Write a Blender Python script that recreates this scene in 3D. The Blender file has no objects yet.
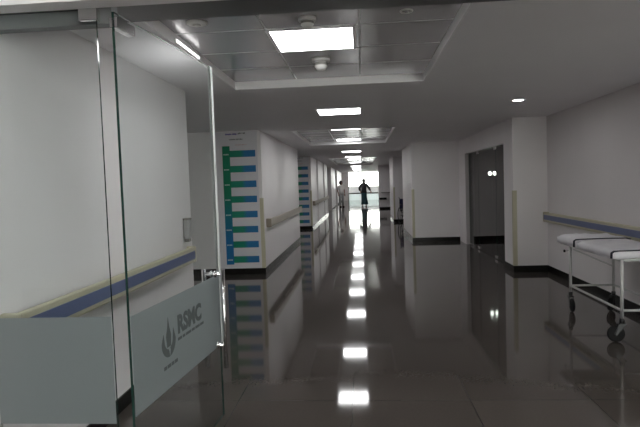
import bpy, bmesh, math, random
from mathutils import Vector, Matrix
random.seed(4)
S = bpy.context.scene
C = S.collection
PI = math.pi

# ------------------------------------------------------------------ materials
def mat(name, col, rough=0.6, metal=0.0, spec=0.5, emit=None, estr=0.0, coat=0.0):
    m = bpy.data.materials.new(name); m.use_nodes = True
    b = m.node_tree.nodes['Principled BSDF']
    b.inputs['Base Color'].default_value = (*col, 1)
    b.inputs['Roughness'].default_value = rough
    b.inputs['Metallic'].default_value = metal
    b.inputs['Specular IOR Level'].default_value = spec
    b.inputs['Coat Weight'].default_value = coat
    if emit:
        b.inputs['Emission Color'].default_value = (*emit, 1)
        b.inputs['Emission Strength'].default_value = estr
    return m

def noisy(name, c1, c2, scale, rough=0.6, spec=0.5, metal=0.0, bump=0.0, detail=4):
    m = mat(name, c1, rough, metal, spec)
    n = m.node_tree; b = n.nodes['Principled BSDF']
    tc = n.nodes.new('ShaderNodeTexCoord')
    nz = n.nodes.new('ShaderNodeTexNoise'); nz.inputs['Scale'].default_value = scale; nz.inputs['Detail'].default_value = detail
    cr = n.nodes.new('ShaderNodeValToRGB')
    cr.color_ramp.elements[0].color = (*c1, 1); cr.color_ramp.elements[1].color = (*c2, 1)
    cr.color_ramp.elements[0].position = 0.35; cr.color_ramp.elements[1].position = 0.65
    n.links.new(tc.outputs['Object'], nz.inputs['Vector'])
    n.links.new(nz.outputs['Fac'], cr.inputs['Fac']); n.links.new(cr.outputs['Color'], b.inputs['Base Color'])
    if bump:
        bp = n.nodes.new('ShaderNodeBump'); bp.inputs['Strength'].default_value = bump; bp.inputs['Distance'].default_value = 0.01
        n.links.new(nz.outputs['Fac'], bp.inputs['Height']); n.links.new(bp.outputs['Normal'], b.inputs['Normal'])
    return m

def floor_mat():
    m = mat('polished_granite', (0.04, 0.036, 0.033), 0.06, 0, 0.33)
    n = m.node_tree; b = n.nodes['Principled BSDF']
    tc = n.nodes.new('ShaderNodeTexCoord')
    mp = n.nodes.new('ShaderNodeMapping'); mp.inputs['Location'].default_value = (0.1, 0.3, 0)
    n.links.new(tc.outputs['Object'], mp.inputs['Vector'])
    br = n.nodes.new('ShaderNodeTexBrick')
    br.offset = 0.0; br.squash = 1.0
    br.inputs['Scale'].default_value = 1.0
    br.inputs['Brick Width'].default_value = 0.8; br.inputs['Row Height'].default_value = 0.8
    br.inputs['Mortar Size'].default_value = 0.0025; br.inputs['Mortar Smooth'].default_value = 0.1
    br.inputs['Color1'].default_value = FLOOR1; br.inputs['Color2'].default_value = FLOOR2
    br.inputs['Mortar'].default_value = (0.036, 0.032, 0.03, 1)
    n.links.new(mp.outputs['Vector'], br.inputs['Vector'])
    nz = n.nodes.new('ShaderNodeTexNoise'); nz.inputs['Scale'].default_value = 60; nz.inputs['Detail'].default_value = 6
    n.links.new(tc.outputs['Object'], nz.inputs['Vector'])
    cr = n.nodes.new('ShaderNodeValToRGB')
    cr.color_ramp.elements[0].color = (0.85, 0.85, 0.85, 1); cr.color_ramp.elements[1].color = (1.15, 1.14, 1.13, 1)
    n.links.new(nz.outputs['Fac'], cr.inputs['Fac'])
    mx = n.nodes.new('ShaderNodeMix'); mx.data_type = 'RGBA'; mx.blend_type = 'MULTIPLY'; mx.inputs['Factor'].default_value = 1
    n.links.new(br.outputs['Color'], mx.inputs[6]); n.links.new(cr.outputs['Color'], mx.inputs[7])
    n.links.new(mx.outputs[2], b.inputs['Base Color'])
    n2 = n.nodes.new('ShaderNodeTexNoise'); n2.inputs['Scale'].default_value = 1.7; n2.inputs['Detail'].default_value = 3
    n.links.new(tc.outputs['Object'], n2.inputs['Vector'])
    mr = n.nodes.new('ShaderNodeMapRange'); mr.inputs['To Min'].default_value = 0.035; mr.inputs['To Max'].default_value = 0.08
    n.links.new(n2.outputs['Fac'], mr.inputs['Value']); n.links.new(mr.outputs['Result'], b.inputs['Roughness'])
    return m
FLOOR1 = (0.074, 0.064, 0.057, 1); FLOOR2 = (0.066, 0.057, 0.051, 1)

def glass_mat(name, tint, ior=1.45, rough=0.0, haze=0.0):
    m = bpy.data.materials.new(name); m.use_nodes = True
    n = m.node_tree; n.nodes.clear()
    out = n.nodes.new('ShaderNodeOutputMaterial')
    tr = n.nodes.new('ShaderNodeBsdfTransparent'); tr.inputs['Color'].default_value = (*tint, 1)
    gl = n.nodes.new('ShaderNodeBsdfGlossy'); gl.inputs['Roughness'].default_value = rough
    fr = n.nodes.new('ShaderNodeFresnel'); fr.inputs['IOR'].default_value = ior
    mx = n.nodes.new('ShaderNodeMixShader')
    # the back side of a pane would otherwise read as total internal reflection
    geo = n.nodes.new('ShaderNodeNewGeometry')
    m2 = n.nodes.new('ShaderNodeMixShader')
    tr2 = n.nodes.new('ShaderNodeBsdfTransparent'); tr2.inputs['Color'].default_value = (*tint, 1)
    n.links.new(fr.outputs[0], mx.inputs[0]); n.links.new(tr.outputs[0], mx.inputs[1]); n.links.new(gl.outputs[0], mx.inputs[2])
    n.links.new(geo.outputs['Backfacing'], m2.inputs[0]); n.links.new(mx.outputs[0], m2.inputs[1]); n.links.new(tr2.outputs[0], m2.inputs[2])
    n.links.new(m2.outputs[0], out.inputs['Surface'])
    return m

def film_mat(name, col, opacity=0.8):
    m = bpy.data.materials.new(name); m.use_nodes = True
    n = m.node_tree; n.nodes.clear()
    out = n.nodes.new('ShaderNodeOutputMaterial')
    df = n.nodes.new('ShaderNodeBsdfDiffuse'); df.inputs['Color'].default_value = (*col, 1)
    tl = n.nodes.new('ShaderNodeBsdfTranslucent'); tl.inputs['Color'].default_value = (*col, 1)
    tr = n.nodes.new('ShaderNodeBsdfTransparent'); tr.inputs['Color'].default_value = (0.8, 0.9, 0.88, 1)
    gl = n.nodes.new('ShaderNodeBsdfGlossy'); gl.inputs['Roughness'].default_value = 0.35
    a = n.nodes.new('ShaderNodeMixShader'); a.inputs[0].default_value = 0.5
    b = n.nodes.new('ShaderNodeMixShader'); b.inputs[0].default_value = opacity
    c = n.nodes.new('ShaderNodeMixShader'); c.inputs[0].default_value = 0.05
    n.links.new(df.outputs[0], a.inputs[1]); n.links.new(tl.outputs[0], a.inputs[2])
    n.links.new(tr.outputs[0], b.inputs[1]); n.links.new(a.outputs[0], b.inputs[2])
    n.links.new(b.outputs[0], c.inputs[1]); n.links.new(gl.outputs[0], c.inputs[2])
    n.links.new(c.outputs[0], out.inputs['Surface'])
    return m

def emit_mat(name, col, st):
    m = bpy.data.materials.new(name); m.use_nodes = True
    n = m.node_tree; n.nodes.clear()
    out = n.nodes.new('ShaderNodeOutputMaterial'); e = n.nodes.new('ShaderNodeEmission')
    e.inputs['Color'].default_value = (*col, 1); e.inputs['Strength'].default_value = st
    n.links.new(e.outputs[0], out.inputs['Surface']); return m

def bar_mat():   # printed bars: green on the left half, blue on the right half
    m = mat('printed_bar', (0, 0.2, 0.1), 0.35)
    n = m.node_tree; b = n.nodes['Principled BSDF']
    tc = n.nodes.new('ShaderNodeTexCoord'); sp = n.nodes.new('ShaderNodeSeparateXYZ')
    cr = n.nodes.new('ShaderNodeValToRGB')
    cr.color_ramp.elements[0].color = (0.010, 0.23, 0.145, 1); cr.color_ramp.elements[1].color = (0.025, 0.17, 0.38, 1)
    cr.color_ramp.elements[0].position = 0.42; cr.color_ramp.elements[1].position = 0.6
    n.links.new(tc.outputs['Generated'], sp.inputs[0]); n.links.new(sp.outputs[0], cr.inputs['Fac'])
    n.links.new(cr.outputs['Color'], b.inputs['Base Color']); return m
def strip_mat():
    m = mat('printed_strip', (0, 0.2, 0.1), 0.35)
    n = m.node_tree; b = n.nodes['Principled BSDF']
    tc = n.nodes.new('ShaderNodeTexCoord'); sp = n.nodes.new('ShaderNodeSeparateXYZ')
    cr = n.nodes.new('ShaderNodeValToRGB')
    cr.color_ramp.elements[0].color = (0.012, 0.15, 0.36, 1); cr.color_ramp.elements[1].color = (0.006, 0.21, 0.11, 1)
    cr.color_ramp.elements[0].position = 0.2; cr.color_ramp.elements[1].position = 0.6
    n.links.new(tc.outputs['Generated'], sp.inputs[0]); n.links.new(sp.outputs[2], cr.inputs['Fac'])
    n.links.new(cr.outputs['Color'], b.inputs['Base Color']); return m

M = dict(
    wall=noisy('wall_paint', (0.77, 0.74, 0.745), (0.80, 0.77, 0.775), 1.2, 0.42, 0.4),
    ceil=noisy('ceiling_paint', (0.87, 0.855, 0.875), (0.90, 0.885, 0.905), 0.8, 0.5, 0.3),
    white=mat('white_trim', (0.93, 0.92, 0.93), 0.4),
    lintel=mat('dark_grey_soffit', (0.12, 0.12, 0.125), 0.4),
    tile=noisy('metal_ceiling_tile', (0.72, 0.705, 0.725), (0.75, 0.735, 0.755), 2.0, 0.24, 0.5, 0.5),
    grid=mat('ceiling_grid_bar', (0.75, 0.75, 0.76), 0.35),
    floor=floor_mat(),
    skirt=noisy('black_granite_skirting', (0.010, 0.010, 0.010), (0.016, 0.015, 0.014), 40, 0.25, 0.1),
    glass=glass_mat('clear_glass', (0.955, 0.97, 0.97)), doorglass=glass_mat('door_glass', (0.92, 0.94, 0.94), 1.22, 0.32),
    darkglass=glass_mat('tinted_glass', (0.42, 0.45, 0.43)),
    edge=mat('green_glass_edge', (0.012, 0.045, 0.035), 0.1, 0, 0.8),
    film=film_mat('frosted_film', (0.38, 0.42, 0.43), 0.88),
    filmd=mat('film_print', (0.085, 0.10, 0.10), 0.5),
    edgestrip=mat('pale_edge_strip', (0.70, 0.72, 0.72), 0.2, 0, 0.6),
    chrome=mat('polished_steel', (0.80, 0.80, 0.80), 0.12, 1.0),
    steel=mat('painted_steel_tube', (0.55, 0.55, 0.54), 0.35, 0.15),
    cream=noisy('cream_vinyl', (0.50, 0.47, 0.34), (0.53, 0.50, 0.37), 6, 0.4),
    blue=mat('blue_vinyl', (0.125, 0.155, 0.28), 0.35),
    taupe=mat('taupe_vinyl', (0.30, 0.26, 0.21), 0.4),
    bracket=mat('rail_shadow_gap_bracket', (0.20, 0.19, 0.17), 0.5),
    board=mat('sign_board_vinyl', (0.66, 0.65, 0.68), 0.3),
    bar=bar_mat(), strip=strip_mat(),
    mark=mat('print_white', (0.55, 0.62, 0.62), 0.4),
    inkp=mat('print_purple', (0.10, 0.07, 0.30), 0.4), inkg=mat('print_grey', (0.16, 0.17, 0.17), 0.4), inkr=mat('print_red', (0.55, 0.30, 0.30), 0.4),
    panel=emit_mat('lit_diffuser', (0.985, 0.985, 0.985), 13.0),
    tube=emit_mat('glowing_strip', (1.0, 0.985, 0.96), 2.2), front=mat('grey_beam', (0.22, 0.225, 0.23), 0.5),
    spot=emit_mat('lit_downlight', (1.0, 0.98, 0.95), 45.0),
    disp=mat('grey_plastic', (0.34, 0.34, 0.34), 0.4),
    plastic=mat('white_plastic', (0.72, 0.71, 0.69), 0.4),
    black=mat('black_rubber', (0.010, 0.010, 0.011), 0.6, 0, 0.2),
    darkm=mat('dark_metal', (0.03, 0.03, 0.032), 0.35, 0.5),
    sheet=noisy('white_sheet', (0.84, 0.83, 0.86), (0.76, 0.75, 0.79), 7, 0.8, 0.2, 0, 0.35),
    piping=mat('black_piping', (0.015, 0.016, 0.03), 0.6),
    dooredge=mat('dark_timber', (0.055, 0.035, 0.028), 0.4),
    red=mat('dark_red_paint', (0.13, 0.02, 0.015), 0.4),
    skin=mat('skin', (0.22, 0.11, 0.07), 0.6), hair=mat('black_hair', (0.008, 0.007, 0.007), 0.7),
    kurta=noisy('dark_cloth', (0.015, 0.016, 0.018), (0.022, 0.022, 0.025), 9, 0.85),
    teal=noisy('teal_cloth', (0.012, 0.045, 0.055), (0.02, 0.06, 0.07), 8, 0.85),
    whitec=noisy('white_cloth', (0.6, 0.58, 0.55), (0.52, 0.5, 0.48), 8, 0.85),
    navy=mat('navy_upholstery', (0.03, 0.03, 0.11), 0.6),
    roomdark=mat('unlit_room_shade', (0.022, 0.022, 0.02), 0.7),  # darkness of the unlit room put into the wall colour
    parapet=mat('grey_parapet', (0.36, 0.36, 0.37), 0.8),
    ground=noisy('pale_paving', (0.55, 0.56, 0.58), (0.48, 0.49, 0.51), 0.5, 0.8),
    frost2=film_mat('pale_blue_film', (0.84, 0.88, 0.90), 0.6),
)

# ------------------------------------------------------------------ mesh builder
class MB:
    def __init__(s): s.bm = bmesh.new(); s.mi = 0
    def box(s, x0, x1, y0, y1, z0, z1, bev=0.0, mi=None):
        r = bmesh.ops.create_cube(s.bm, size=1.0)
        vs = r['verts']
        for v in vs:
            v.co = Vector(((x0+x1)/2 + v.co.x*(x1-x0), (y0+y1)/2 + v.co.y*(y1-y0), (z0+z1)/2 + v.co.z*(z1-z0)))
        fs = set(f for v in vs for f in v.link_faces)
        for f in fs: f.material_index = s.mi if mi is None else mi
        if bev:
            es = list(set(e for v in vs for e in v.link_edges))
            bmesh.ops.bevel(s.bm, geom=es, offset=bev, segments=2, affect='EDGES', profile=0.5)
        return s
    def ring(s, c, u, v, r, n): return [s.bm.verts.new(c + u*math.cos(2*PI*i/n)*r + v*math.sin(2*PI*i/n)*r) for i in range(n)]
    def tube(s, pts, r, n=12, cap=True):
        pts = [Vector(p) for p in pts]; rr = r if isinstance(r, (list, tuple)) else [r]*len(pts)
        d0 = (pts[1]-pts[0]).normalized()
        up = Vector((0, 0, 1)) if abs(d0.z) < 0.9 else Vector((1, 0, 0))
        u = d0.cross(up).normalized(); rings = []
        for i, p in enumerate(pts):
            if i == 0: d = d0
            elif i == len(pts)-1: d = (pts[i]-pts[i-1]).normalized()
            else: d = ((pts[i]-pts[i-1]).normalized() + (pts[i+1]-pts[i]).normalized()).normalized()
            u = (u - d*u.dot(d)).normalized(); v = d.cross(u)
            rings.append(s.ring(p, u, v, rr[i], n))
        for a, b in zip(rings, rings[1:]):
            for i in range(n):
                f = s.bm.faces.new((a[i], a[(i+1) % n], b[(i+1) % n], b[i])); f.smooth = True; f.material_index = s.mi
        if cap:
            for q in (list(reversed(rings[0])), rings[-1]):
                f = s.bm.faces.new(q); f.material_index = s.mi
        return s
    def lathe(s, c, prof, n=24, axis='Z'):
        c = Vector(c); rings = []
        ax = {'Z': (Vector((1,0,0)), Vector((0,1,0)), Vector((0,0,1))), 'X': (Vector((0,1,0)), Vector((0,0,1)), Vector((1,0,0))), 'Y': (Vector((0,0,1)), Vector((1,0,0)), Vector((0,1,0)))}[axis]
        for r, h in prof: rings.append(s.ring(c + ax[2]*h, ax[0], ax[1], max(r, 1e-4), n))
        for a, b in zip(rings, rings[1:]):
            for i in range(n):
                f = s.bm.faces.new((a[i], a[(i+1) % n], b[(i+1) % n], b[i])); f.smooth = True; f.material_index = s.mi
        for q in (list(reversed(rings[0])), rings[-1]):
            f = s.bm.faces.new(q); f.material_index = s.mi
        return s
    def torus(s, c, R, r, axis='X', n=28, k=10):
        c = Vector(c); ax = {'X': (Vector((0,1,0)), Vector((0,0,1)), Vector((1,0,0))), 'Z': (Vector((1,0,0)), Vector((0,1,0)), Vector((0,0,1)))}[axis]
        rings = []
        for i in range(n):
            t = 2*PI*i/n; d = ax[0]*math.cos(t) + ax[1]*math.sin(t)
            rings.append(s.ring(c + d*R, d, ax[2], r, k))
        for i in range(n):
            a, b = rings[i], rings[(i+1) % n]
            for j in range(k):
                f = s.bm.faces.new((a[j], b[j], b[(j+1) % k], a[(j+1) % k])); f.smooth = True; f.material_index = s.mi
        return s
    def loft(s, secs, n=20):
        # secs: (cx, cy, z, rx, ry) closed elliptical cloth
        rings = []
        for cx, cy, z, rx, ry in secs:
            rings.append([s.bm.verts.new((cx + rx*math.cos(2*PI*i/n), cy + ry*math.sin(2*PI*i/n), z)) for i in range(n)])
        for a, b in zip(rings, rings[1:]):
            for i in range(n):
                f = s.bm.faces.new((a[i], a[(i+1) % n], b[(i+1) % n], b[i])); f.smooth = True; f.material_index = s.mi
        s.bm.faces.new(list(reversed(rings[0]))); s.bm.faces.new(rings[-1]); return s
    def ball(s, c, rx, ry, rz, n=16):
        r = bmesh.ops.create_uvsphere(s.bm, u_segments=n, v_segments=n//2+2, radius=1)
        for v in r['verts']: v.co = Vector((c[0]+v.co.x*rx, c[1]+v.co.y*ry, c[2]+v.co.z*rz))
        for f in set(f for v in r['verts'] for f in v.link_faces): f.smooth = True; f.material_index = s.mi
        return s
    def poly(s, pts, th):
        # flat outline (list of 3D points) extruded by vector th
        a = [s.bm.verts.new(Vector(p)) for p in pts]; b = [s.bm.verts.new(Vector(p)+Vector(th)) for p in pts]
        s.bm.faces.new(a); s.bm.faces.new(list(reversed(b)))
        for i in range(len(a)): s.bm.faces.new((a[i], b[i], b[(i+1) % len(a)], a[(i+1) % len(a)]))
        return s
    def build(s, name, mats, parent=None, loc=None):
        bmesh.ops.recalc_face_normals(s.bm, faces=s.bm.faces)
        me = bpy.data.meshes.new(name); s.bm.to_mesh(me); s.bm.free()
        for m in (mats if isinstance(mats, (list, tuple)) else [mats]): me.materials.append(m)
        o = bpy.data.objects.new(name, me); C.objects.link(o)
        if parent: o.parent = parent
        if loc: o.location = loc
        return o

def tag(o, label, cat, group=None):
    o['label'] = label; o['category'] = cat
    if group: o['group'] = group
    return o
def thing(name, label, cat, loc=(0, 0, 0), group=None, rz=0):
    o = bpy.data.objects.new(name, None); C.objects.link(o); o.location = loc; o.rotation_euler = (0, 0, rz)
    o.empty_display_size = 0.1
    return tag(o, label, cat, group)
def struct(name, mb, m):
    o = mb.build(name, m); o['kind'] = 'structure'; return o
def dup(root, loc, label, rz=None):
    r = root.copy(); C.objects.link(r); r.location = loc; r['label'] = label
    if rz is not None: r.rotation_euler = (0, 0, rz)
    for ch in list(root.children):
        c = ch.copy(); C.objects.link(c); c.parent = r
        for g in list(ch.children):
            d = g.copy(); C.objects.link(d); d.parent = c
    return r

CZ = 2.45      # ceiling
TZ = 2.52      # tile plane in the recesses
XL = -1.68     # corridor left wall
XA = 2.93       # right alcove wall
XP = 2.40      # wall holding the glass front
XR = 1.25      # corridor right wall

# ------------------------------------------------------------------ floor
struct('floor', MB().box(-9, 8, -3.8, 50.0, -0.2, 0.0), M['floor'])

# ------------------------------------------------------------------ ceiling with recesses
trays = [(3.0, 5.3), (9.6, 13.2), (20.4, 28.0)]
mb = MB(); T0, T1 = -1.2, 0.63
mb.box(-9, T0, 2.32, 50, CZ, 2.75); mb.box(T1, 8, 2.32, 50, CZ, 2.75)
ys = 2.32
for a, b in trays:
    if a > ys + 0.15: mb.box(T0, T1, ys, a, CZ, 2.75)
    ys = b
mb.box(T0, T1, ys, 50, CZ, 2.75)
struct('ceiling', mb, M['ceil'])
struct('trim_6', MB().box(XL, -1.07, 2.36, 2.42, 2.235, CZ-0.002), M['front'])  # mid-grey downstand beam behind the fixed pane
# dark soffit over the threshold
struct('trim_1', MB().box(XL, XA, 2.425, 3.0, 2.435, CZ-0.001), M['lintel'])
# recessed metal tile fields, one per recess, with their grid bars
for k, (a, b) in enumerate(trays):
    n = round((b-a)/0.575); st = (b-a)/n
    mb = MB(); mb.mi = 0
    for i in range(3):
        for j in range(n):
            mb.box(T0+0.61*i+0.007, T0+0.61*i+0.603, a+st*j+0.007, a+st*(j+1)-0.007, TZ, TZ+0.02, 0.002)
    mb.box(T0, T1, a, b, TZ+0.022, TZ+0.05, mi=0)
    for i in range(1, 3): mb.box(T0+0.61*i-0.006, T0+0.61*i+0.006, a, b, TZ+0.001, TZ+0.021, mi=1)
    for j in range(1, n): mb.box(T0, T1, a+st*j-0.007, a+st*j+0.007, TZ-0.001, TZ+0.021, mi=1)
    struct('ceiling_tiles' if k == 0 else 'ceiling_tiles.%03d' % k, mb, [M['tile'], M['grid']])
    # white painted lip round the recess
    mb = MB()
    mb.box(T0-0.002, T1+0.002, b-0.012, b+0.002, CZ-0.004, TZ); mb.box(T0-0.002, T1+0.002, a-0.002, a+0.012, CZ-0.004, TZ)
    mb.box(T0-0.002, T0+0.012, a+0.012, b-0.012, CZ-0.004, TZ); mb.box(T1-0.012, T1+0.002, a+0.012, b-0.012, CZ-0.004, TZ)
    struct('trim_%d' % (k+2), mb, M['white'])
# shallow tapering bulkhead edge on the left ceiling beyond the first recess is flush: nothing to add

# ------------------------------------------------------------------ walls
cnt = {}
def wall(side, x0, x1, y0, y1, z0=0.0, z1=2.60, m='wall'):
    n = 'wall_' + side; k = cnt.get(n, 0); cnt[n] = k+1
    return struct(n if k == 0 else '%s.%03d' % (n, k), MB().box(x0, x1, y0, y1, z0, z1), M[m])
def skirt(side, x0, x1, y0, y1):
    n = 'baseboard_' + side; k = cnt.get(n, 0); cnt[n] = k+1
    return struct(n if k == 0 else '%s.%03d' % (n, k), MB().box(x0, x1, y0, y1, 0.0, 0.1), M['skirt'])
E = 0.012
# left side
wall('left', XL-0.2, XL, 2.12, 5.25);            skirt('left', XL, XL+E, 2.40, 5.25)
wall('left', XL-2.6, XL, 9.2, 14.6);             skirt('left', XL, XL+E, 9.2-E, 14.6+E); skirt('left', XL-2.6, XL, 9.2-E, 9.2)
wall('left', XL-2.6, XL, 18.4, 27.3);            skirt('left', XL, XL+E, 18.4-E, 27.3); skirt('left', XL-2.6, XL, 18.4-E, 18.4)
wall('left', XL-2.6, XL-0.55, 27.3, 31.0)
wall('left', XL-2.6, XL, 31.0, 35.8);            skirt('left', XL, XL+E, 31.0, 35.8)
wall('left', XL-2.6, XL-0.55, 35.8, 38.6)
wall('left', XL-2.6, XL, 38.6, 48.0);            skirt('left', XL, XL+E, 38.6, 48.0)
wall('left', -4.5, -4.3, 5.25, 20)               # end of the cross passages
wall('left', -4.3, XL-0.2, 5.05, 5.25)
# right side
wall('right', XA, XA+0.2, 2.12, 8.85);            skirt('right', XA-E, XA, 2.40, 8.85)
wall('right', XP, XA+0.2, 8.85, 9.4);             skirt('right', XP-E, XA-E, 8.85-E, 8.85); skirt('right', XP-E, XP, 8.85, 9.4)
wall('right', XP, XP+0.2, 12.8, 13.6)
wall('right', XP, XP+0.2, 9.4, 12.8, 2.09, 2.60) # over the glass front
wall('right', XR, XP, 13.6, 16.6);               skirt('right', XR-E, XP, 13.6-E, 13.6); skirt('right', XR-E, XR, 13.6, 16.6)
wall('right', 1.2, 4.2, 20.5, 23.0);             skirt('right', 1.2-E, 4.2, 20.5-E, 20.5); skirt('right', 1.2-E, 1.2, 20.5, 23.0)
wall('right', 4.2, 4.4, 16.6, 23.0)
wall('right', XP, 4.4, 13.8, 16.6)
wall('right', 2.6, 2.8, 23.0, 31.0)
wall('right', 0.99, 2.8, 31.0, 31.3);            skirt('right', 0.99, 2.6, 31.0-E, 31.0)
wall('right', 2.6, 2.8, 31.3, 48.0)
# dark unlit room behind the glass front
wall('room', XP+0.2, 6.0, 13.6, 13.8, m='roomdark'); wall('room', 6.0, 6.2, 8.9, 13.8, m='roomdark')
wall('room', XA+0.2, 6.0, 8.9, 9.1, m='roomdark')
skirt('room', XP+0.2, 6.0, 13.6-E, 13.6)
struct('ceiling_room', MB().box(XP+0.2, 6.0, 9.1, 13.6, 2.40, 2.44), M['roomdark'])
for y in (20.8, 24.4): struct('trim_%d' % (7+int(y > 22)), MB().box(XL, XL+0.05, y, y+0.35, 0.1, CZ), M['wall'])
# far end wall left of the window, and the window
wall('far', XL-0.2, -1.14, 48.0, 48.2)
wall('far', 2.3, 2.8, 48.0, 48.2)

# lobby round the camera
LZ = 4.0
struct('ceiling_lobby', MB().box(-9, 8, -3.6, 2.32, LZ, LZ+0.15), M['ceil'])
wall('front', -9, 8, 2.22, 2.32, 2.292, 4.15, m='white')        # bulkhead over the glass partition
wall('front', -9, XL-0.2, 2.22, 2.50, 0, 2.292)
wall('front', XA+0.2, 8, 2.22, 2.50, 0, 2.292)
wall('lobby', -9.2, -9, -3.8, 2.5, 0, 4.15); wall('lobby', 8, 8.2, -3.8, 2.5, 0, 4.15)
wall('back', -9.2, 1.8, -3.8, -3.6, 0, 4.15); wall('back', 5.5, 8.2, -3.8, -3.6, 0, 4.15); wall('back', 1.8, 5.5, -3.8, -3.6, 3.3, 4.15)
wn = thing('fill_window', '', ''); del wn['label']; del wn['category']; wn['kind'] = 'structure'  # unseen lobby window, added and sized to let daylight in from behind
mb = MB()
for x in (1.8, 3.6, 5.44): mb.box(x, x+0.06, -3.75, -3.65, 0, 3.3)
mb.box(1.86, 5.44, -3.75, -3.65, 3.24, 3.3); mb.box(1.86, 5.44, -3.75, -3.65, 0, 0.06)
mb.build('window_frame', M['darkm'], wn)
MB().box(1.86, 5.44, -3.705, -3.695, 0.06, 3.24).build('pane', M['glass'], wn)

# window at the far end of the corridor
wn = thing('window_1', '', ''); del wn['label']; del wn['category']; wn['kind'] = 'structure'
mb = MB()
mb.box(-1.14, -1.08, 48.0, 48.1, 0, 2.5); mb.box(2.24, 2.3, 48.0, 48.1, 0, 2.5); mb.box(-1.08, 2.24, 48.0, 48.1, 0.56, 0.65)
mb.box(0.5, 0.53, 48.02, 48.08, 0.66, 2.44) if False else None
mb.build('window_frame', M['darkm'], wn)
MB().box(-1.08, 2.24, 48.045, 48.055, 0.66, 2.5).build('pane', M['glass'], wn)
MB().box(-1.08, 2.24, 48.03, 48.05, 0.0, 0.55).build('lower_pane', M['frost2'], wn)
o = MB().box(-6, 8, 50.6, 50.8, 0.0, 1.2).build('parapet', M['parapet']); tag(o, 'grey balcony parapet beyond the bright far window', 'parapet')
o = MB().box(-6, 8, 50.0, 51.0, -0.25, -0.0).build('balcony_slab', M['ground']); o['kind'] = 'structure'

# ------------------------------------------------------------------ doors deep in the corridor (dark recessed leaves)
def rec_door(i, y0, y1, x):
    d = thing('door_%d' % i, '', '', (x, y0, 0)); del d['label']; del d['category']; d['kind'] = 'structure'
    w = y1-y0
    MB().box(0.0, 0.04, 0.05, w-0.05, 0, 2.1, 0.004).build('door_leaf', M['dooredge'], d)
    m_ = MB(); m_.box(-0.02, 0.05, 0, 0.05, 0, 2.15); m_.box(-0.02, 0.05, w-0.05, w, 0, 2.15); m_.box(-0.02, 0.05, 0.05, w-0.05, 2.1, 2.15)
    m_.build('door_frame', M['darkm'], d)
    MB().tube([(0.04, 0.2, 1.0), (0.09, 0.2, 1.0), (0.09, 0.34, 1.0)], 0.01).build('door_handle', M['chrome'], d)
rec_door(1, 27.3, 31.0, XL-0.55); rec_door(2, 35.8, 38.6, XL-0.55)

# ------------------------------------------------------------------ handrails
def handrail(y0, y1, x, side, label, group=None, mid='blue', body='cream', z=0.80):
    # side = +1: rail sticks out towards +x
    t = thing('handrail', label, 'handrail', (x, y0, z), group)
    L = y1-y0; s = side
    def q(a, b): return (min(a*s, b*s), max(a*s, b*s))
    x0, x1 = q(0.055, 0.085)
    MB().box(x0, x1, 0.03, L-0.03, 0.0, 0.15, 0.012).build('rail_body', M[body], t)
    x0, x1 = q(0.0845, 0.090)
    MB().box(x0, x1, 0.035, L-0.035, 0.036, 0.112, 0.002).build('rail_insert', M[mid], t)
    for yy in (0.0, L-0.035):
        x0, x1 = q(0.0, 0.091)
        MB().box(x0, x1, yy, yy+0.035, -0.002, 0.152, 0.012).build('end_cap', M[body], t)
    k = max(2, int(L/1.1)); x0, x1 = q(0.0, 0.056)
    for i in range(k):
        yy = 0.25 + (L-0.5)*i/(k-1)
        MB().box(x0, x1, yy-0.03, yy+0.03, 0.03, 0.12, 0.003).build('bracket', M['bracket'], t)
    return t
handrail(2.36, 5.09, XL, 1, 'cream handrail with blue stripe on the left wall behind the glass')
handrail(3.2, 8.81, XA, -1, 'cream handrail with blue stripe on the right wall behind the trolley')
handrail(9.45, 14.5, XL, 1, 'plain taupe handrail on the left wall past the nearer directory board', mid='taupe', body='taupe', z=0.78)
handrail(18.7, 26.9, XL, 1, 'taupe handrail far down the left wall past the farther directory board', mid='taupe', body='taupe', z=0.78)

# ------------------------------------------------------------------ corner guards
def guard(x, y, sx, sy, label, h=1.3, z=0.1):
    # L section hugging an outer corner: wall runs from the corner towards (sx, sy)
    mb = MB(); w = 0.055; e = 0.006
    def B(a, b, c, d): mb.box(min(a, b), max(a, b), min(c, d), max(c, d), 0, h-z, 0.001)
    B(-e*sx, w*sx, -e*sy, 0); B(-e*sx, 0, 0, w*sy)
    o = mb.build('corner_guard', M['cream'], loc=(x, y, z)); tag(o, label, 'corner guard', 'cream corner guards'); return o
guard(XP-0.001, 8.85-0.001, 1, 1, 'cream corner guard on the near right pillar beside the trolley alcove')
guard(XR-0.001, 13.6-0.001, 1, 1, 'cream corner guard on the right pillar left of the dark glass front')
guard(1.2-0.001, 20.5-0.001, 1, 1, 'cream corner guard on the farther right pillar beside the folded wheelchair')
guard(XL+0.001, 9.2-0.001, -1, 1, 'cream corner guard right of the nearer directory board')
guard(XL+0.001, 18.4-0.001, -1, 1, 'cream corner guard right of the farther directory board')

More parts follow.
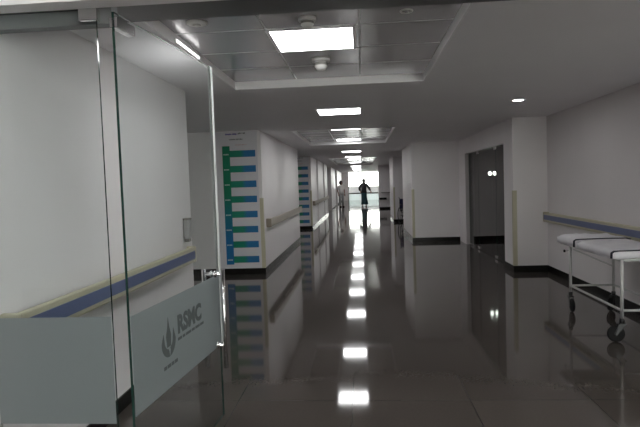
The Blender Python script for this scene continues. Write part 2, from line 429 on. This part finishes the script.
# ------------------------------------------------------------------ directory boards
def board(y, label):
    t = thing('directory_board', label, 'sign', (0, y, 0), 'hospital directory boards')
    MB().box(-2.46, -1.738, -0.006, 0, 0.10, 2.44).build('board_panel', M['board'], t)
    MB().box(-2.345, -2.215, -0.009, -0.006, 0.17, 2.20).build('floor_strip', M['strip'], t)
    for k in range(8):
        z = 2.065-0.2585*k
        MB().box(-2.215, -1.775, -0.009, -0.006, z-0.056, z+0.056).build('direction_bar', M['bar'], t)
        m_ = MB(); x = -2.325
        for w in (0.018, 0.014, 0.02, 0.016):
            m_.box(x, x+w, -0.0105, -0.009, z-0.018, z+0.004); x += w+0.006
        m_.build('floor_lettering', M['mark'], t)
    def line(z, x0, x1, h, m, seed):
        rr = random.Random(seed); m_ = MB(); x = x0
        while x < x1:
            w = rr.uniform(0.010, 0.02); m_.box(x, min(x+w, x1), -0.0085, -0.006, z-h*rr.uniform(0.35, 0.6), z+h*rr.uniform(0.35, 0.6)); x += w+rr.choice((0.003, 0.004, 0.012))
        return m_.build('heading_line', M[m], t)
    line(2.40, -2.28, -2.07, 0.026, 'inkp', 1); line(2.41, -2.06, -1.94, 0.026, 'inkg', 2)
    line(2.31, -2.22, -1.98, 0.022, 'inkg', 3); line(2.215, -2.12, -1.92, 0.012, 'inkr', 4)
    return t
b1 = board(9.2-0.001, 'nearer white directory board with green and blue bars on the left corner')
dup(b1, (0, 18.4-0.001, 0), 'farther directory board with green and blue bars, far down the left side')

# ------------------------------------------------------------------ ceiling lights
def ceiling_light(label):
    t = thing('ceiling_light', label, 'ceiling light', (0, 0, 0), 'square ceiling light panels')
    mb = MB(); a = 0.297; b = 0.272
    mb.box(-a, a, -a, -b, -0.012, 0); mb.box(-a, a, b, a, -0.012, 0); mb.box(-a, -b, -b, b, -0.012, 0); mb.box(b, a, -b, b, -0.012, 0)
    mb.build('frame', M['white'], t)
    MB().box(-b, b, -b, b, -0.009, -0.001).build('diffuser', M['panel'], t)
    return t
LD = [3.87, 7.2, 10.02, 12.75, 16.3, 19.6, 23.2, 26.8, 30.4, 34.0, 37.6, 41.2]
words = ['nearest and largest', 'second', 'third', 'fourth', 'fifth', 'sixth', 'seventh', 'eighth', 'ninth', 'tenth', 'eleventh', 'farthest']
cl = None
for i, d in enumerate(LD):
    z = CZ
    for a, b in trays:
        if a < d < b: z = TZ-0.001
    lab = '%s lit square panel from the camera in the corridor ceiling row' % words[i]
    if cl is None: cl = ceiling_light(lab); cl.location = (-0.30, d, z)
    else: dup(cl, (-0.255, d, z), lab)

# downlights
def downlight(label):
    t = thing('downlight', label, 'downlight', (0, 0, 0), 'round recessed downlights')
    mb = MB(); mb.lathe((0, 0, 0), [(0.085, -0.001), (0.085, -0.006), (0.066, -0.010), (0.062, -0.004), (0.062, -0.001)], 28); mb.build('trim_ring', M['white'], t)
    MB().lathe((0, 0, 0), [(0.060, -0.003), (0.060, -0.006)], 24).build('lens', M['spot'], t)
    return t
dl = downlight('round lit downlight in the ceiling in front of the right pillar'); dl.location = (1.94, 6.88, CZ)
dup(dl, (2.25, 3.5, CZ), 'round downlight over the trolley, nearer the camera')

t = thing('bright_strip', 'slim glowing strip on the left edge of the nearest tiled recess', 'strip lamp', (T0+0.012, 3.53, 2.470))  # emissive strip, put here as a bright streak of unclear origin
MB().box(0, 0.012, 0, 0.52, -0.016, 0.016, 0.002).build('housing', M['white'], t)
MB().box(0.012, 0.015, 0.01, 0.51, -0.009, 0.009).build('strip_face', M['tube'], t)
# smoke detectors, speaker
def detector(name, label, loc, r, h):
    t = thing(name, label, 'smoke detector', loc, 'ceiling detectors')
    MB().lathe((0, 0, 0), [(r, 0), (r, -h*0.25), (r*0.93, -h*0.34)], 28).build('base', M['plastic'], t)
    MB().lathe((0, 0, 0), [(r*0.72, -h*0.34), (r*0.72, -h*0.72), (r*0.45, -h), (r*0.1, -h*1.02)], 28).build('sensor_head', M['plastic'], t)
    mb = MB()
    mb.lathe((0, 0, 0), [(r*0.73, -h*0.42), (r*0.735, -h*0.45), (r*0.735, -h*0.62), (r*0.73, -h*0.65)], 28)
    mb.build('vent_band', M['bracket'], t)
detector('smoke_detector', 'round white smoke detector in front of the nearest light panel', (-0.30, 3.38, TZ), 0.056, 0.06)
detector('smoke_detector', 'white drum-shaped detector just beyond the nearest light panel', (-0.295, 4.46, TZ), 0.075, 0.095)
t = thing('ceiling_speaker', 'small flush round fitting in the metal tiles right of the nearest panel', 'ceiling fitting', (0.30, 3.35, TZ))
MB().torus((0, 0, -0.003), 0.035, 0.006, 'Z').build('ring', M['plastic'], t); MB().lathe((0, 0, 0), [(0.012, 0), (0.010, -0.014)], 16).build('centre_knob', M['disp'], t)
t = thing('ceiling_detector', 'small oval white fitting at the left edge of the nearest tiled recess', 'ceiling fitting', (-0.98, 3.35, TZ))
MB().lathe((0, 0, 0), [(0.065, 0), (0.065, -0.008), (0.04, -0.016)], 24).build('cover', M['plastic'], t); MB().lathe((0, 0, 0), [(0.025, -0.016), (0.02, -0.022)], 16).build('centre_knob', M['plastic'], t)

# ------------------------------------------------------------------ glass partition: fixed pane
def pane(mbx, name, parent, m='glass'):
    x0, x1, y0, y1, z0, z1 = mbx
    mb = MB(); mb.box(*mbx)
    o = mb.build(name, [M[m], M['edge']], parent)
    big = max(p.area for p in o.data.polygons)
    for p in o.data.polygons:
        if p.area < big*0.5: p.material_index = 1
    return o
gp = thing('glass_partition', 'fixed clear glass panel with frosted lower band at the left edge', 'glass panel', (0, 2.33, 0))
pane((XL+0.0, -1.127, 0, 0.012, 0.012, 2.292), 'glass_pane', gp)
MB().box(XL+0.0, -1.131, -0.003, -0.0005, 0.452, 0.941).build('frosted_band', M['film'], gp)
MB().box(XL+0.0, -1.127, -0.006, 0.018, 0, 0.012).build('floor_channel', M['darkm'], gp)
MB().box(-1.20, -1.117, -0.012, 0.024, 2.242, 2.292, 0.003).build('patch_fitting', M['chrome'], gp)

# ------------------------------------------------------------------ open glass door: local y along the door from the hinge, +x = face towards the corridor
ang = -math.radians(5.2)
gd = thing('glass_door', 'open frameless glass door with frosted logo band and long steel handle', 'door', (-1.046, 2.32, 0), rz=ang)
W = 1.155
pane((-0.006, 0.006, 0.0, W-0.022, 0.012, 2.272), 'glass_pane', gd, 'doorglass')
fb = MB().box(0.0065, 0.009, 0.004, W-0.03, 0.485, 0.941).build('frosted_band', M['film'], gd)
MB().box(-0.010, 0.010, W-0.022, W+0.012, 0.49, 2.272, 0.002).build('edge_strip', M['edgestrip'], gd)  # pale strip along the upper part of the free edge
for z0 in (0.0, 2.285-0.085):
    MB().box(-0.018, 0.018, 0.0, 0.16, z0+0.004, z0+0.05, 0.003).build('patch_fitting', M['chrome'], gd)
# handle: a long bar on each face joined through the glass
hd = MB(); hy = W-0.105
for s in (1, -1):
    hd.tube([(0.062*s, hy, 0.355), (0.062*s, hy, 0.985)], 0.014, 16)
for z in (0.50, 0.955):
    hd.tube([(-0.062, hy, z), (0.062, hy, z)], 0.0115, 12)
hd = hd.build('door_handle', M['chrome'], gd)
mb = MB()
for z in (0.50, 0.955):
    for s in (1, -1): mb.lathe((0.006*s if s > 0 else -0.016, hy, z), [(0.022, 0.003), (0.022, 0.010)], 18, 'X')
mb.build('rosette', M['chrome'], hd)
# emblem and lettering printed on the frosted band (reads from the hinge outwards)
def font_mesh(txt, size, name, m, parent, loc, rot, bold=0.0, extr=0.0006):
    cu = bpy.data.curves.new('txt', 'FONT'); cu.body = txt; cu.size = size; cu.extrude = extr; cu.offset = bold; cu.resolution_u = 3
    o = bpy.data.objects.new('txt', cu); C.objects.link(o)
    dg = bpy.context.evaluated_depsgraph_get(); dg.update()
    me = bpy.data.meshes.new_from_object(o.evaluated_get(dg)); bpy.data.objects.remove(o)
    me.materials.append(m)
    o = bpy.data.objects.new(name, me); C.objects.link(o); o.parent = parent; o.location = loc; o.rotation_euler = rot
    return o
TXT = 'RSMC'
font_mesh(TXT, 0.130, 'lettering', M['filmd'], fb, (0.0096, 0.475, 0.735), (PI/2, 0, PI/2), 0.006)
mb = MB(); x = 0.475
for w in (0.05, 0.03, 0.07, 0.04, 0.06, 0.05): mb.box(0.009, 0.0102, x, x+w, 0.695, 0.71); x += w+0.012
mb.build('small_lettering', M['filmd'], fb)
mb = MB(); x = 0.30
for w in (0.03, 0.04, 0.03, 0.035): mb.box(0.009, 0.0102, x, x+w, 0.590, 0.608); x += w+0.008
mb.build('small_lettering', M['filmd'], fb)
def P(pts): return [(0.009, 0.365+a*0.95, 0.725+b*0.95) for a, b in pts]
mb = MB()
def arc(cx, cz, r, a0, a1, n=8): return [(cx+r*math.cos(a0+(a1-a0)*i/n), cz+r*math.sin(a0+(a1-a0)*i/n)) for i in range(n+1)]
mb.poly(P(arc(0, 0, 0.085, PI*1.0, PI*1.52) + [(0.0, -0.055)] + arc(0, 0.01, 0.052, PI*1.45, PI*1.0) + [(-0.06, 0.05)]), (0.0012, 0, 0))
mb.poly(P(arc(0, 0, 0.085, 0, -PI*0.46) + [(0.02, -0.05)] + arc(0, 0.01, 0.05, -PI*0.4, 0) + [(0.06, 0.06)]), (0.0012, 0, 0))
mb.poly(P([(-0.022, -0.03), (0.022, -0.03), (0.030, 0.03), (0.012, 0.075), (0.0, 0.13), (-0.012, 0.075), (-0.030, 0.03)]), (0.0012, 0, 0))
mb.build('emblem', M['filmd'], fb)

# ------------------------------------------------------------------ dispenser on the left wall
t = thing('soap_dispenser', 'small grey wall dispenser near the end of the left handrail', 'dispenser', (XL, 5.03, 1.03))
MB().box(0.002, 0.06, -0.045, 0.045, 0, 0.19, 0.012).build('body', M['disp'], t)
MB().box(0.01, 0.055, -0.03, 0.03, -0.03, 0.0, 0.004).build('nozzle', M['bracket'], t)
MB().box(0.002, 0.062, -0.047, 0.047, 0.175, 0.195, 0.006).build('lid', M['bracket'], t)

# ------------------------------------------------------------------ glass front in the right wall
t = thing('glass_shopfront', 'dark frameless glass front with steel fittings in the right wall', 'glass front', (XP+0.08, 9.4, 0))
for a, b in ((0.0, 0.87), (0.885, 2.38), (2.395, 3.4)):
    pane((0, 0.012, a, b, 0.008, 2.09), 'glass_pane', t, 'darkglass')
for y in (0.88, 2.39):
    for z in (0.01, 2.03):
        for s in (-1, 1):
            MB().box(-0.012, 0.024, y+(0.012 if s > 0 else -0.10), y+(0.10 if s > 0 else -0.012), z, z+0.055, 0.003).build('patch_fitting', M['chrome'], t)
MB().box(-0.012, 0.024, 2.9, 3.38, 0.0, 0.045, 0.003).build('floor_clamp', M['chrome'], t)
t = thing('fitting_glint', 'twin glowing discs added as a fitting glint inside the dark glass front', 'added glint', (3.0, 12.75, 1.62))  # glowing discs added for the glint of a steel door fitting
MB().box(-0.16, 0.16, 0, 0.07, -0.11, -0.045, 0.006).build('glint_base', M['roomdark'], t)
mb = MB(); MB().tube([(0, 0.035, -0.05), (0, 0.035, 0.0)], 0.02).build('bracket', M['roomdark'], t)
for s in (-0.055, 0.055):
    l = MB().lathe((s, 0, 0.0), [(0.026, 0.06), (0.045, 0.0)], 18, 'Y').build('glint_cup', M['roomdark'], t)
    MB().lathe((s, -0.006, 0.0), [(0.038, 0.0), (0.040, 0.005)], 18, 'Y').build('glint_disc', M['spot'], l)
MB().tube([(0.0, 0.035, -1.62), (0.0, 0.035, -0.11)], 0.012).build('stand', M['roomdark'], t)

# ------------------------------------------------------------------ patient trolley
def wheel(parent, x, y, rz):
    cs = bpy.data.objects.new('caster', None); C.objects.link(cs)
    # the caster itself is a mesh: fork plus housing, the tyre its sub-part
    bpy.data.objects.remove(cs)
    mb = MB()
    mb.lathe((0, 0, 0), [(0.022, 0.165), (0.022, 0.205), (0.016, 0.215)], 14)
    c, s = math.cos(rz), math.sin(rz)
    for q in (-0.022, 0.022):
        mb.poly([(q, -0.03, 0.17), (q, 0.03, 0.17), (q, 0.068, 0.074), (q, 0.045, 0.06)], (0.004, 0, 0))
    mb.box(-0.026, 0.026, -0.03, 0.03, 0.158, 0.172, 0.002)
    o = mb.build('caster', M['darkm'], parent, (x, y, 0)); o.rotation_euler = (0, 0, rz)
    MB().lathe((-0.015, 0.05, 0.075), [(0.060, 0), (0.073, 0.006), (0.075, 0.015), (0.073, 0.024), (0.060, 0.03), (0.02, 0.031)], 26, 'X').build('wheel', M['black'], o)
    return o
tr = thing('patient_trolley', 'white steel hospital trolley with sheeted pads against the right wall', 'hospital trolley', (2.29, 5.0, 0))
GW, GL = 0.46, 1.20
for x in (0, GW):
    for y in (0, GL):
        MB().tube([(x, y, 0.21), (x, y, 0.745)], 0.015).build('leg', M['steel'], tr)
wheel(tr, 0, 0, 1.4); wheel(tr, 0, GL, 3.1); wheel(tr, GW, 0, 2.6); wheel(tr, GW, GL, 2.2)
mb = MB(); z = 0.285
for p, q in (((0, 0), (0, GL)), ((GW, 0), (GW, GL)), ((0, 0), (GW, 0)), ((0, GL), (GW, GL))):
    mb.tube([(p[0], p[1], z), (q[0], q[1], z)], 0.0115)
mb.build('lower_rail', M['steel'], tr)
mb = MB(); z = 0.735
a, b = 0.0, GL+0.15
mb.tube([(0, a, z), (0, b, z)], 0.014); mb.tube([(GW, a, z), (GW, b, z)], 0.014)
for y in (a, 0.5, GL-0.1, b): mb.tube([(0, y, z), (GW, y, z)], 0.012)
mb.box(0.01, GW-0.01, a, b, z+0.008, z+0.016)
mb.build('top_frame', M['steel'], tr)
mb = MB(); mb.tube([(0.0, 0.15, 0.66), (0.0, GL-0.1, 0.70)], 0.008); mb.tube([(0.05, GL+0.1, 0.735), (0.05, GL+0.1, 0.67), (-0.02, GL+0.1, 0.66)], 0.008)
mb.build('backrest_strut', M['steel'], tr)
MB().tube([(-0.035, GL+0.1, 0.66), (-0.02, GL+0.1, 0.66)], [0.015, 0.017]).build('crank_knob', M['black'], tr)
def pad(name, y0, y1, z0, z1, sag):
    bm = bmesh.new(); nx, ny = 14, 18; x0, x1 = -0.075, GW+0.03
    grid = {}
    rr = random.Random(int(y0*100)+7)
    for i in range(nx+1):
        for j in range(ny+1):
            u, v = i/nx, j/ny
            e = min(u, 1-u, v*1.2, (1-v)*1.2)
            zz = z1 - 0.03*math.exp(-e*26) - sag*math.sin(PI*u)*math.sin(PI*v) + 0.004*rr.uniform(-1, 1) + 0.006*math.sin(u*9+v*5)
            grid[i, j] = bm.verts.new((x0+(x1-x0)*u, y0+(y1-y0)*v, zz))
    for i in range(nx):
        for j in range(ny):
            f = bm.faces.new((grid[i, j], grid[i+1, j], grid[i+1, j+1], grid[i, j+1])); f.smooth = True
    rim = [(i, 0) for i in range(nx)] + [(nx, j) for j in range(ny)] + [(i, ny) for i in range(nx, 0, -1)] + [(0, j) for j in range(ny, 0, -1)]
    low = {}
    for k, (i, j) in enumerate(rim):
        v = grid[i, j].co; low[i, j] = bm.verts.new((v.x, v.y, z0 - 0.012*math.sin(k*0.9)*0.6))
    for k in range(len(rim)):
        a_, b_ = rim[k], rim[(k+1) % len(rim)]
        f = bm.faces.new((grid[a_], low[a_], low[b_], grid[b_])); f.smooth = True
    bm.faces.new([low[r] for r in rim])
    m_ = MB(); m_.bm.free(); m_.bm = bm
    o = m_.build(name, M['sheet'], tr)
    # black piping round the near end of the pad
    p = MB(); zt = z1-0.022
    p.tube([(x0-0.004, y0+0.02, z0+0.004), (x0-0.005, y0+0.015, zt-0.01), (x0+0.01, y0+0.008, zt+0.006), (x0+0.05, y0+0.005, z1-0.012), ((x0+x1)/2, y0+0.012, z1-0.006-sag*0.3), (x1-0.05, y0+0.005, z1-0.01), (x1, y0+0.01, zt)], [0.012, 0.012, 0.009, 0.0065, 0.0065, 0.0065, 0.008], 8)
    p.build('piping', M['piping'], o)
    return o
pad('mattress', 0.0, 0.84, 0.750, 0.832, 0.012)
pad('headrest_pad', 0.86, GL+0.19, 0.752, 0.848, 0.010)

# ------------------------------------------------------------------ folded wheelchair in the far right recess
t = thing('wheelchair', 'small dark wheelchair parked in the far right recess', 'wheelchair', (1.52, 19.75, 0), rz=0.2)
for x in (-0.16, 0.16):
    MB().torus((x, 0, 0.29), 0.275, 0.014).build('drive_wheel', M['black'], t)
mb = MB()
for x in (-0.13, 0.13):
    mb.tube([(x, 0.1, 0.1), (x, 0.1, 0.9), (x, 0.2, 0.93)], 0.011); mb.tube([(x, 0.1, 0.48), (x, -0.32, 0.46), (x, -0.42, 0.14)], 0.011); mb.tube([(x, 0.1, 0.68), (x, -0.2, 0.68), (x, -0.25, 0.47)], 0.011)
mb.tube([(-0.13, 0, 0.29), (0.13, 0, 0.29)], 0.012); mb.tube([(-0.13, -0.1, 0.2), (0.13, 0.05, 0.46)], 0.01); mb.tube([(0.13, -0.1, 0.2), (-0.13, 0.05, 0.46)], 0.01)
mb.build('frame', M['darkm'], t)
MB().box(-0.125, 0.125, -0.30, 0.09, 0.47, 0.50, 0.01).build('seat', M['navy'], t)
MB().box(-0.125, 0.125, 0.085, 0.105, 0.52, 0.88, 0.006).build('backrest', M['navy'], t)
for x in (-0.13, 0.13): MB().lathe((x-0.012, -0.36, 0.07), [(0.06, 0), (0.07, 0.006), (0.07, 0.018), (0.06, 0.024)], 18, 'X').build('front_caster', M['black'], t)
mb = MB(); mb.box(-0.13, -0.02, -0.50, -0.36, 0.10, 0.115, 0.003); mb.box(0.02, 0.13, -0.50, -0.36, 0.10, 0.115, 0.003); mb.build('footrest', M['black'], t)

# ------------------------------------------------------------------ dark red wall panel of unclear use and dark rail on the far right return wall
t = thing('red_panel', 'narrow dark red wall panel high on the far right return wall', 'sign', (1.72, 30.999, 1.92))
MB().box(-0.10, 0.10, -0.03, 0, 0, 0.46, 0.006).build('panel_body', M['red'], t); MB().box(-0.085, 0.085, -0.035, -0.03, 0.02, 0.44, 0.002).build('panel_face', M['red'], t)
o = MB().box(1.0, 1.42, 30.93, 30.99, 0.52, 0.64, 0.01).build('bumper_rail', M['black']); tag(o, 'short black bumper rail on the far right return wall', 'rail')
o = MB().tube([(1.12, 30.95, 0.92), (2.4, 30.95, 0.92)], 0.03).build('wall_rail', M['bracket']); tag(o, 'grey-brown handrail above the black bumper on the far right', 'handrail')

# ------------------------------------------------------------------ people
def skin_body(name, joints, edges, m, parent, sub=2):
    me = bpy.data.meshes.new(name)
    names = list(joints); idx = {n: i for i, n in enumerate(names)}
    me.from_pydata([joints[n][:3] for n in names], [(idx[a], idx[b]) for a, b in edges], [])
    o = bpy.data.objects.new(name, me); C.objects.link(o)
    md = o.modifiers.new('Skin', 'SKIN'); md.use_smooth_shade = True
    for i, n in enumerate(names):
        r = joints[n][3]; rx, ry = r if isinstance(r, tuple) else (r, r)
        me.skin_vertices[0].data[i].radius = (rx, ry)
        me.skin_vertices[0].data[i].use_root = (n == 'pelvis')
    s = o.modifiers.new('Sub', 'SUBSURF'); s.levels = sub; s.render_levels = sub
    dg = bpy.context.evaluated_depsgraph_get(); dg.update()
    m2 = bpy.data.meshes.new_from_object(o.evaluated_get(dg)); bpy.data.objects.remove(o)
    bm = bmesh.new(); bm.from_mesh(m2)
    return bm
def hand(mb, w, d, side, up=Vector((0, 1, 0))):
    # palm and five unequal fingers leaving the wrist w in direction d
    w = Vector(w); d = Vector(d).normalized(); lat = d.cross(up).normalized(); nrm = lat.cross(d)
    mb.tube([w, w+d*0.04, w+d*0.09], [0.024, 0.036, 0.036], 10)
    for k, L in enumerate((0.066, 0.076, 0.07, 0.055)):
        b = w + d*0.085 + lat*(0.026-0.0175*k)
        mb.tube([b, b+d*L*0.5+nrm*0.004, b+d*L*0.9+nrm*0.02], [0.0095, 0.009, 0.007], 7)
    b = w + d*0.035 + lat*0.03*side
    mb.tube([b, b+(d*0.6+lat*side*0.7)*0.04, b+(d*1.0+lat*side*0.6)*0.06], [0.012, 0.011, 0.008], 7)

def person(label, loc, rz, j, top, bottom, white=False, arm_r=None, bag=False):
    t = thing('person', label, 'person', loc, rz=rz)
    E_ = [('pelvis', 'waist'), ('waist', 'chest'), ('chest', 'neck'), ('neck', 'skull'), ('skull', 'crown'),
          ('chest', 'shl'), ('shl', 'ell'), ('ell', 'wrl'), ('chest', 'shr'), ('shr', 'elr'), ('elr', 'wrr'),
          ('pelvis', 'hpl'), ('hpl', 'knl'), ('knl', 'anl'), ('anl', 'tol'), ('pelvis', 'hpr'), ('hpr', 'knr'), ('knr', 'anr'), ('anr', 'tor')]
    bm = skin_body('body', j, E_, M['skin'], t)
    m_ = MB(); m_.bm.free(); m_.bm = bm
    for a, b, s in (('ell', 'wrl', 1), ('elr', 'wrr', -1)):
        A, B = Vector(j[a][:3]), Vector(j[b][:3]); hand(m_, B, B-A, s)
    k = Vector(j['skull'][:3])
    # face looks along local -y: brow, nose, lips, chin, ears
    m_.ball((k.x, k.y-0.01, k.z+0.01), 0.075, 0.092, 0.115)
    m_.ball((k.x, k.y-0.106, k.z-0.005), 0.012, 0.018, 0.024, 10)
    m_.ball((k.x, k.y-0.082, k.z-0.048), 0.024, 0.014, 0.010, 10)
    for s in (-1, 1): m_.ball((k.x+0.078*s, k.y+0.005, k.z), 0.010, 0.018, 0.03, 10)
    body = m_.build('body', M['skin'], t)
    for s in (-1, 1): MB().ball((k.x+0.03*s, k.y-0.094, k.z+0.015), 0.012, 0.008, 0.007, 10).build('eye', M['black'], body)
    h = MB(); h.ball((k.x, k.y+0.022, k.z+0.015), 0.125, 0.12, 0.135); h.build('hair', M['hair'], t)
    return t
# walker in the middle distance, silhouetted against the window, seen from behind (faces away: rz = pi)
j = dict(pelvis=(0, 0, 0.95, (0.13, 0.10)), waist=(0, 0, 1.10, (0.12, 0.09)), chest=(0, 0.0, 1.32, (0.15, 0.10)), neck=(0, -0.01, 1.50, 0.05), skull=(0, -0.03, 1.63, 0.07), crown=(0, -0.02, 1.72, 0.055),
         shl=(-0.19, 0, 1.42, 0.06), ell=(-0.32, 0.04, 1.17, 0.045), wrl=(-0.42, -0.10, 0.98, 0.028),
         shr=(0.19, 0, 1.42, 0.06), elr=(0.27, 0.06, 1.16, 0.045), wrr=(0.22, -0.12, 0.98, 0.028),
         hpl=(-0.10, 0, 0.88, 0.085), knl=(-0.12, -0.06, 0.48, 0.06), anl=(-0.11, 0.02, 0.10, 0.038), tol=(-0.12, -0.14, 0.035, 0.032),
         hpr=(0.10, 0, 0.88, 0.085), knr=(0.10, -0.02, 0.48, 0.06), anr=(0.10, 0.12, 0.10, 0.038), tor=(0.10, -0.04, 0.035, 0.032))
p1 = person('person walking down the middle of the corridor in dark top and long teal skirt', (0.17, 34.6, 0), PI, j, 'kurta', 'teal')
mb = MB(); mb.loft([(0, 0, 0.88, 0.185, 0.14), (0, 0, 1.05, 0.16, 0.12), (0, 0, 1.2, 0.175, 0.125), (0, 0, 1.36, 0.20, 0.125), (0, 0, 1.45, 0.17, 0.10), (0, 0, 1.50, 0.10, 0.09), (0, 0, 1.57, 0.095, 0.09)])
mb.tube([(-0.16, 0, 1.41), (-0.25, 0.02, 1.29), (-0.325, 0.045, 1.16), (-0.385, -0.04, 1.05)], [0.085, 0.08, 0.075, 0.07])
mb.tube([(0.16, 0, 1.41), (0.24, 0.03, 1.29), (0.275, 0.065, 1.16), (0.25, -0.04, 1.05)], [0.085, 0.08, 0.075, 0.07])
mb.build('tunic', M['kurta'], p1)
mb = MB(); mb.loft([(-0.03, 0.03, 0.14, 0.235, 0.22), (-0.02, 0.02, 0.35, 0.20, 0.18), (0, 0, 0.60, 0.175, 0.15), (0, 0, 0.80, 0.175, 0.14), (0, 0, 0.96, 0.165, 0.125)], 28); mb.build('skirt', M['teal'], p1)
for x, y in ((-0.12, -0.06), (0.10, 0.05)): MB().box(x-0.045, x+0.045, y-0.14, y+0.11, 0.0, 0.07, 0.02).build('shoe', M['black'], p1)
# standing person by the left wall
j = dict(pelvis=(0, 0, 0.90, (0.125, 0.10)), waist=(0, 0, 1.04, (0.115, 0.09)), chest=(0, 0, 1.25, (0.14, 0.10)), neck=(0, -0.01, 1.42, 0.05), skull=(0, -0.02, 1.54, 0.07), crown=(0, -0.01, 1.63, 0.055),
         shl=(-0.18, 0, 1.35, 0.055), ell=(-0.24, 0.03, 1.08, 0.042), wrl=(-0.22, -0.05, 0.84, 0.027),
         shr=(0.18, 0, 1.35, 0.055), elr=(0.24, 0.03, 1.08, 0.042), wrr=(0.22, -0.05, 0.84, 0.027),
         hpl=(-0.09, 0, 0.84, 0.08), knl=(-0.10, -0.01, 0.46, 0.058), anl=(-0.10, 0.02, 0.09, 0.036), tol=(-0.11, -0.13, 0.035, 0.03),
         hpr=(0.09, 0, 0.84, 0.08), knr=(0.10, -0.01, 0.46, 0.058), anr=(0.10, 0.02, 0.09, 0.036), tor=(0.11, -0.13, 0.035, 0.03))
p2 = person('person in a white shirt and grey trousers standing by the far left wall', (-1.28, 35.0, 0), 0.5, j, 'whitec', 'kurta')
mb = MB(); mb.loft([(0, 0, 0.80, 0.17, 0.135), (0, 0, 1.0, 0.155, 0.12), (0, 0, 1.15, 0.165, 0.12), (0, 0, 1.29, 0.185, 0.12), (0, 0, 1.38, 0.16, 0.095), (0, 0, 1.42, 0.07, 0.06)])
for s in (-1, 1): mb.tube([(0.15*s, 0, 1.34), (0.205*s, 0.01, 1.24), (0.235*s, 0.025, 1.12)], [0.078, 0.07, 0.062])
mb.build('shirt', M['whitec'], p2)
mb = MB()
for s in (-1, 1): mb.tube([(0.085*s, 0, 0.86), (0.10*s, -0.01, 0.48), (0.10*s, 0.02, 0.06)], [0.098, 0.08, 0.065])
mb.build('trousers', M['disp'], p2)
for s in (-1, 1): MB().box(0.105*s-0.042, 0.105*s+0.042, -0.15, 0.07, 0.0, 0.06, 0.02).build('shoe', M['black'], p2)

# ------------------------------------------------------------------ unseen lobby fill lights, added behind and above the camera to brighten the bulkhead
cl2 = None
for (x, y) in ((0.0, 0.9), (2.5, 0.9), (-5.0, -1.2), (-2.5, -1.2), (0.0, -1.2), (2.5, -1.2)):
    dup(cl, (x, y, LZ), 'unseen square fill panel added in the lobby ceiling behind the camera')

# ------------------------------------------------------------------ daylight
w = bpy.data.worlds.new('overcast_sky'); S.world = w; w.use_nodes = True
bg = w.node_tree.nodes['Background']; bg.inputs['Color'].default_value = (1.0, 1.0, 0.93, 1); bg.inputs['Strength'].default_value = 7.0

# ------------------------------------------------------------------ camera
F = 545.0
cam = bpy.data.cameras.new('camera'); co = bpy.data.objects.new('camera', cam); C.objects.link(co)
cam.sensor_width = 36; cam.lens = 36*F/640; cam.clip_start = 0.05; cam.clip_end = 300
rho = math.radians(1.9); vx, vy = 361-320, 213.5-183
ux = vx*math.cos(rho)+vy*math.sin(rho); uy = -vx*math.sin(rho)+vy*math.cos(rho)
ph = math.atan2(uy, F); th = math.atan2(ux*math.cos(ph), F)
fw = Vector((-math.sin(th)*math.cos(ph), math.cos(th)*math.cos(ph), -math.sin(ph)))
rt = Vector((math.cos(th), math.sin(th), 0)); up = rt.cross(fw)
r2 = rt*math.cos(rho)-up*math.sin(rho); u2 = up*math.cos(rho)+rt*math.sin(rho)
co.matrix_world = Matrix(((r2.x, u2.x, -fw.x, 0), (r2.y, u2.y, -fw.y, 0), (r2.z, u2.z, -fw.z, 1.5), (0, 0, 0, 1)))
S.camera = co

S.view_settings.view_transform = 'Standard'; S.view_settings.look = 'None'; S.view_settings.gamma = 1
S.view_settings.use_curve_mapping = False; S.view_settings.exposure = 0.48
S.cycles.use_denoising = True
S.cycles.max_bounces = 10; S.cycles.diffuse_bounces = 6; S.cycles.glossy_bounces = 6; S.cycles.transparent_max_bounces = 16
S.cycles.sample_clamp_indirect = 6.0
S.cycles.caustics_reflective = False; S.cycles.caustics_refractive = False
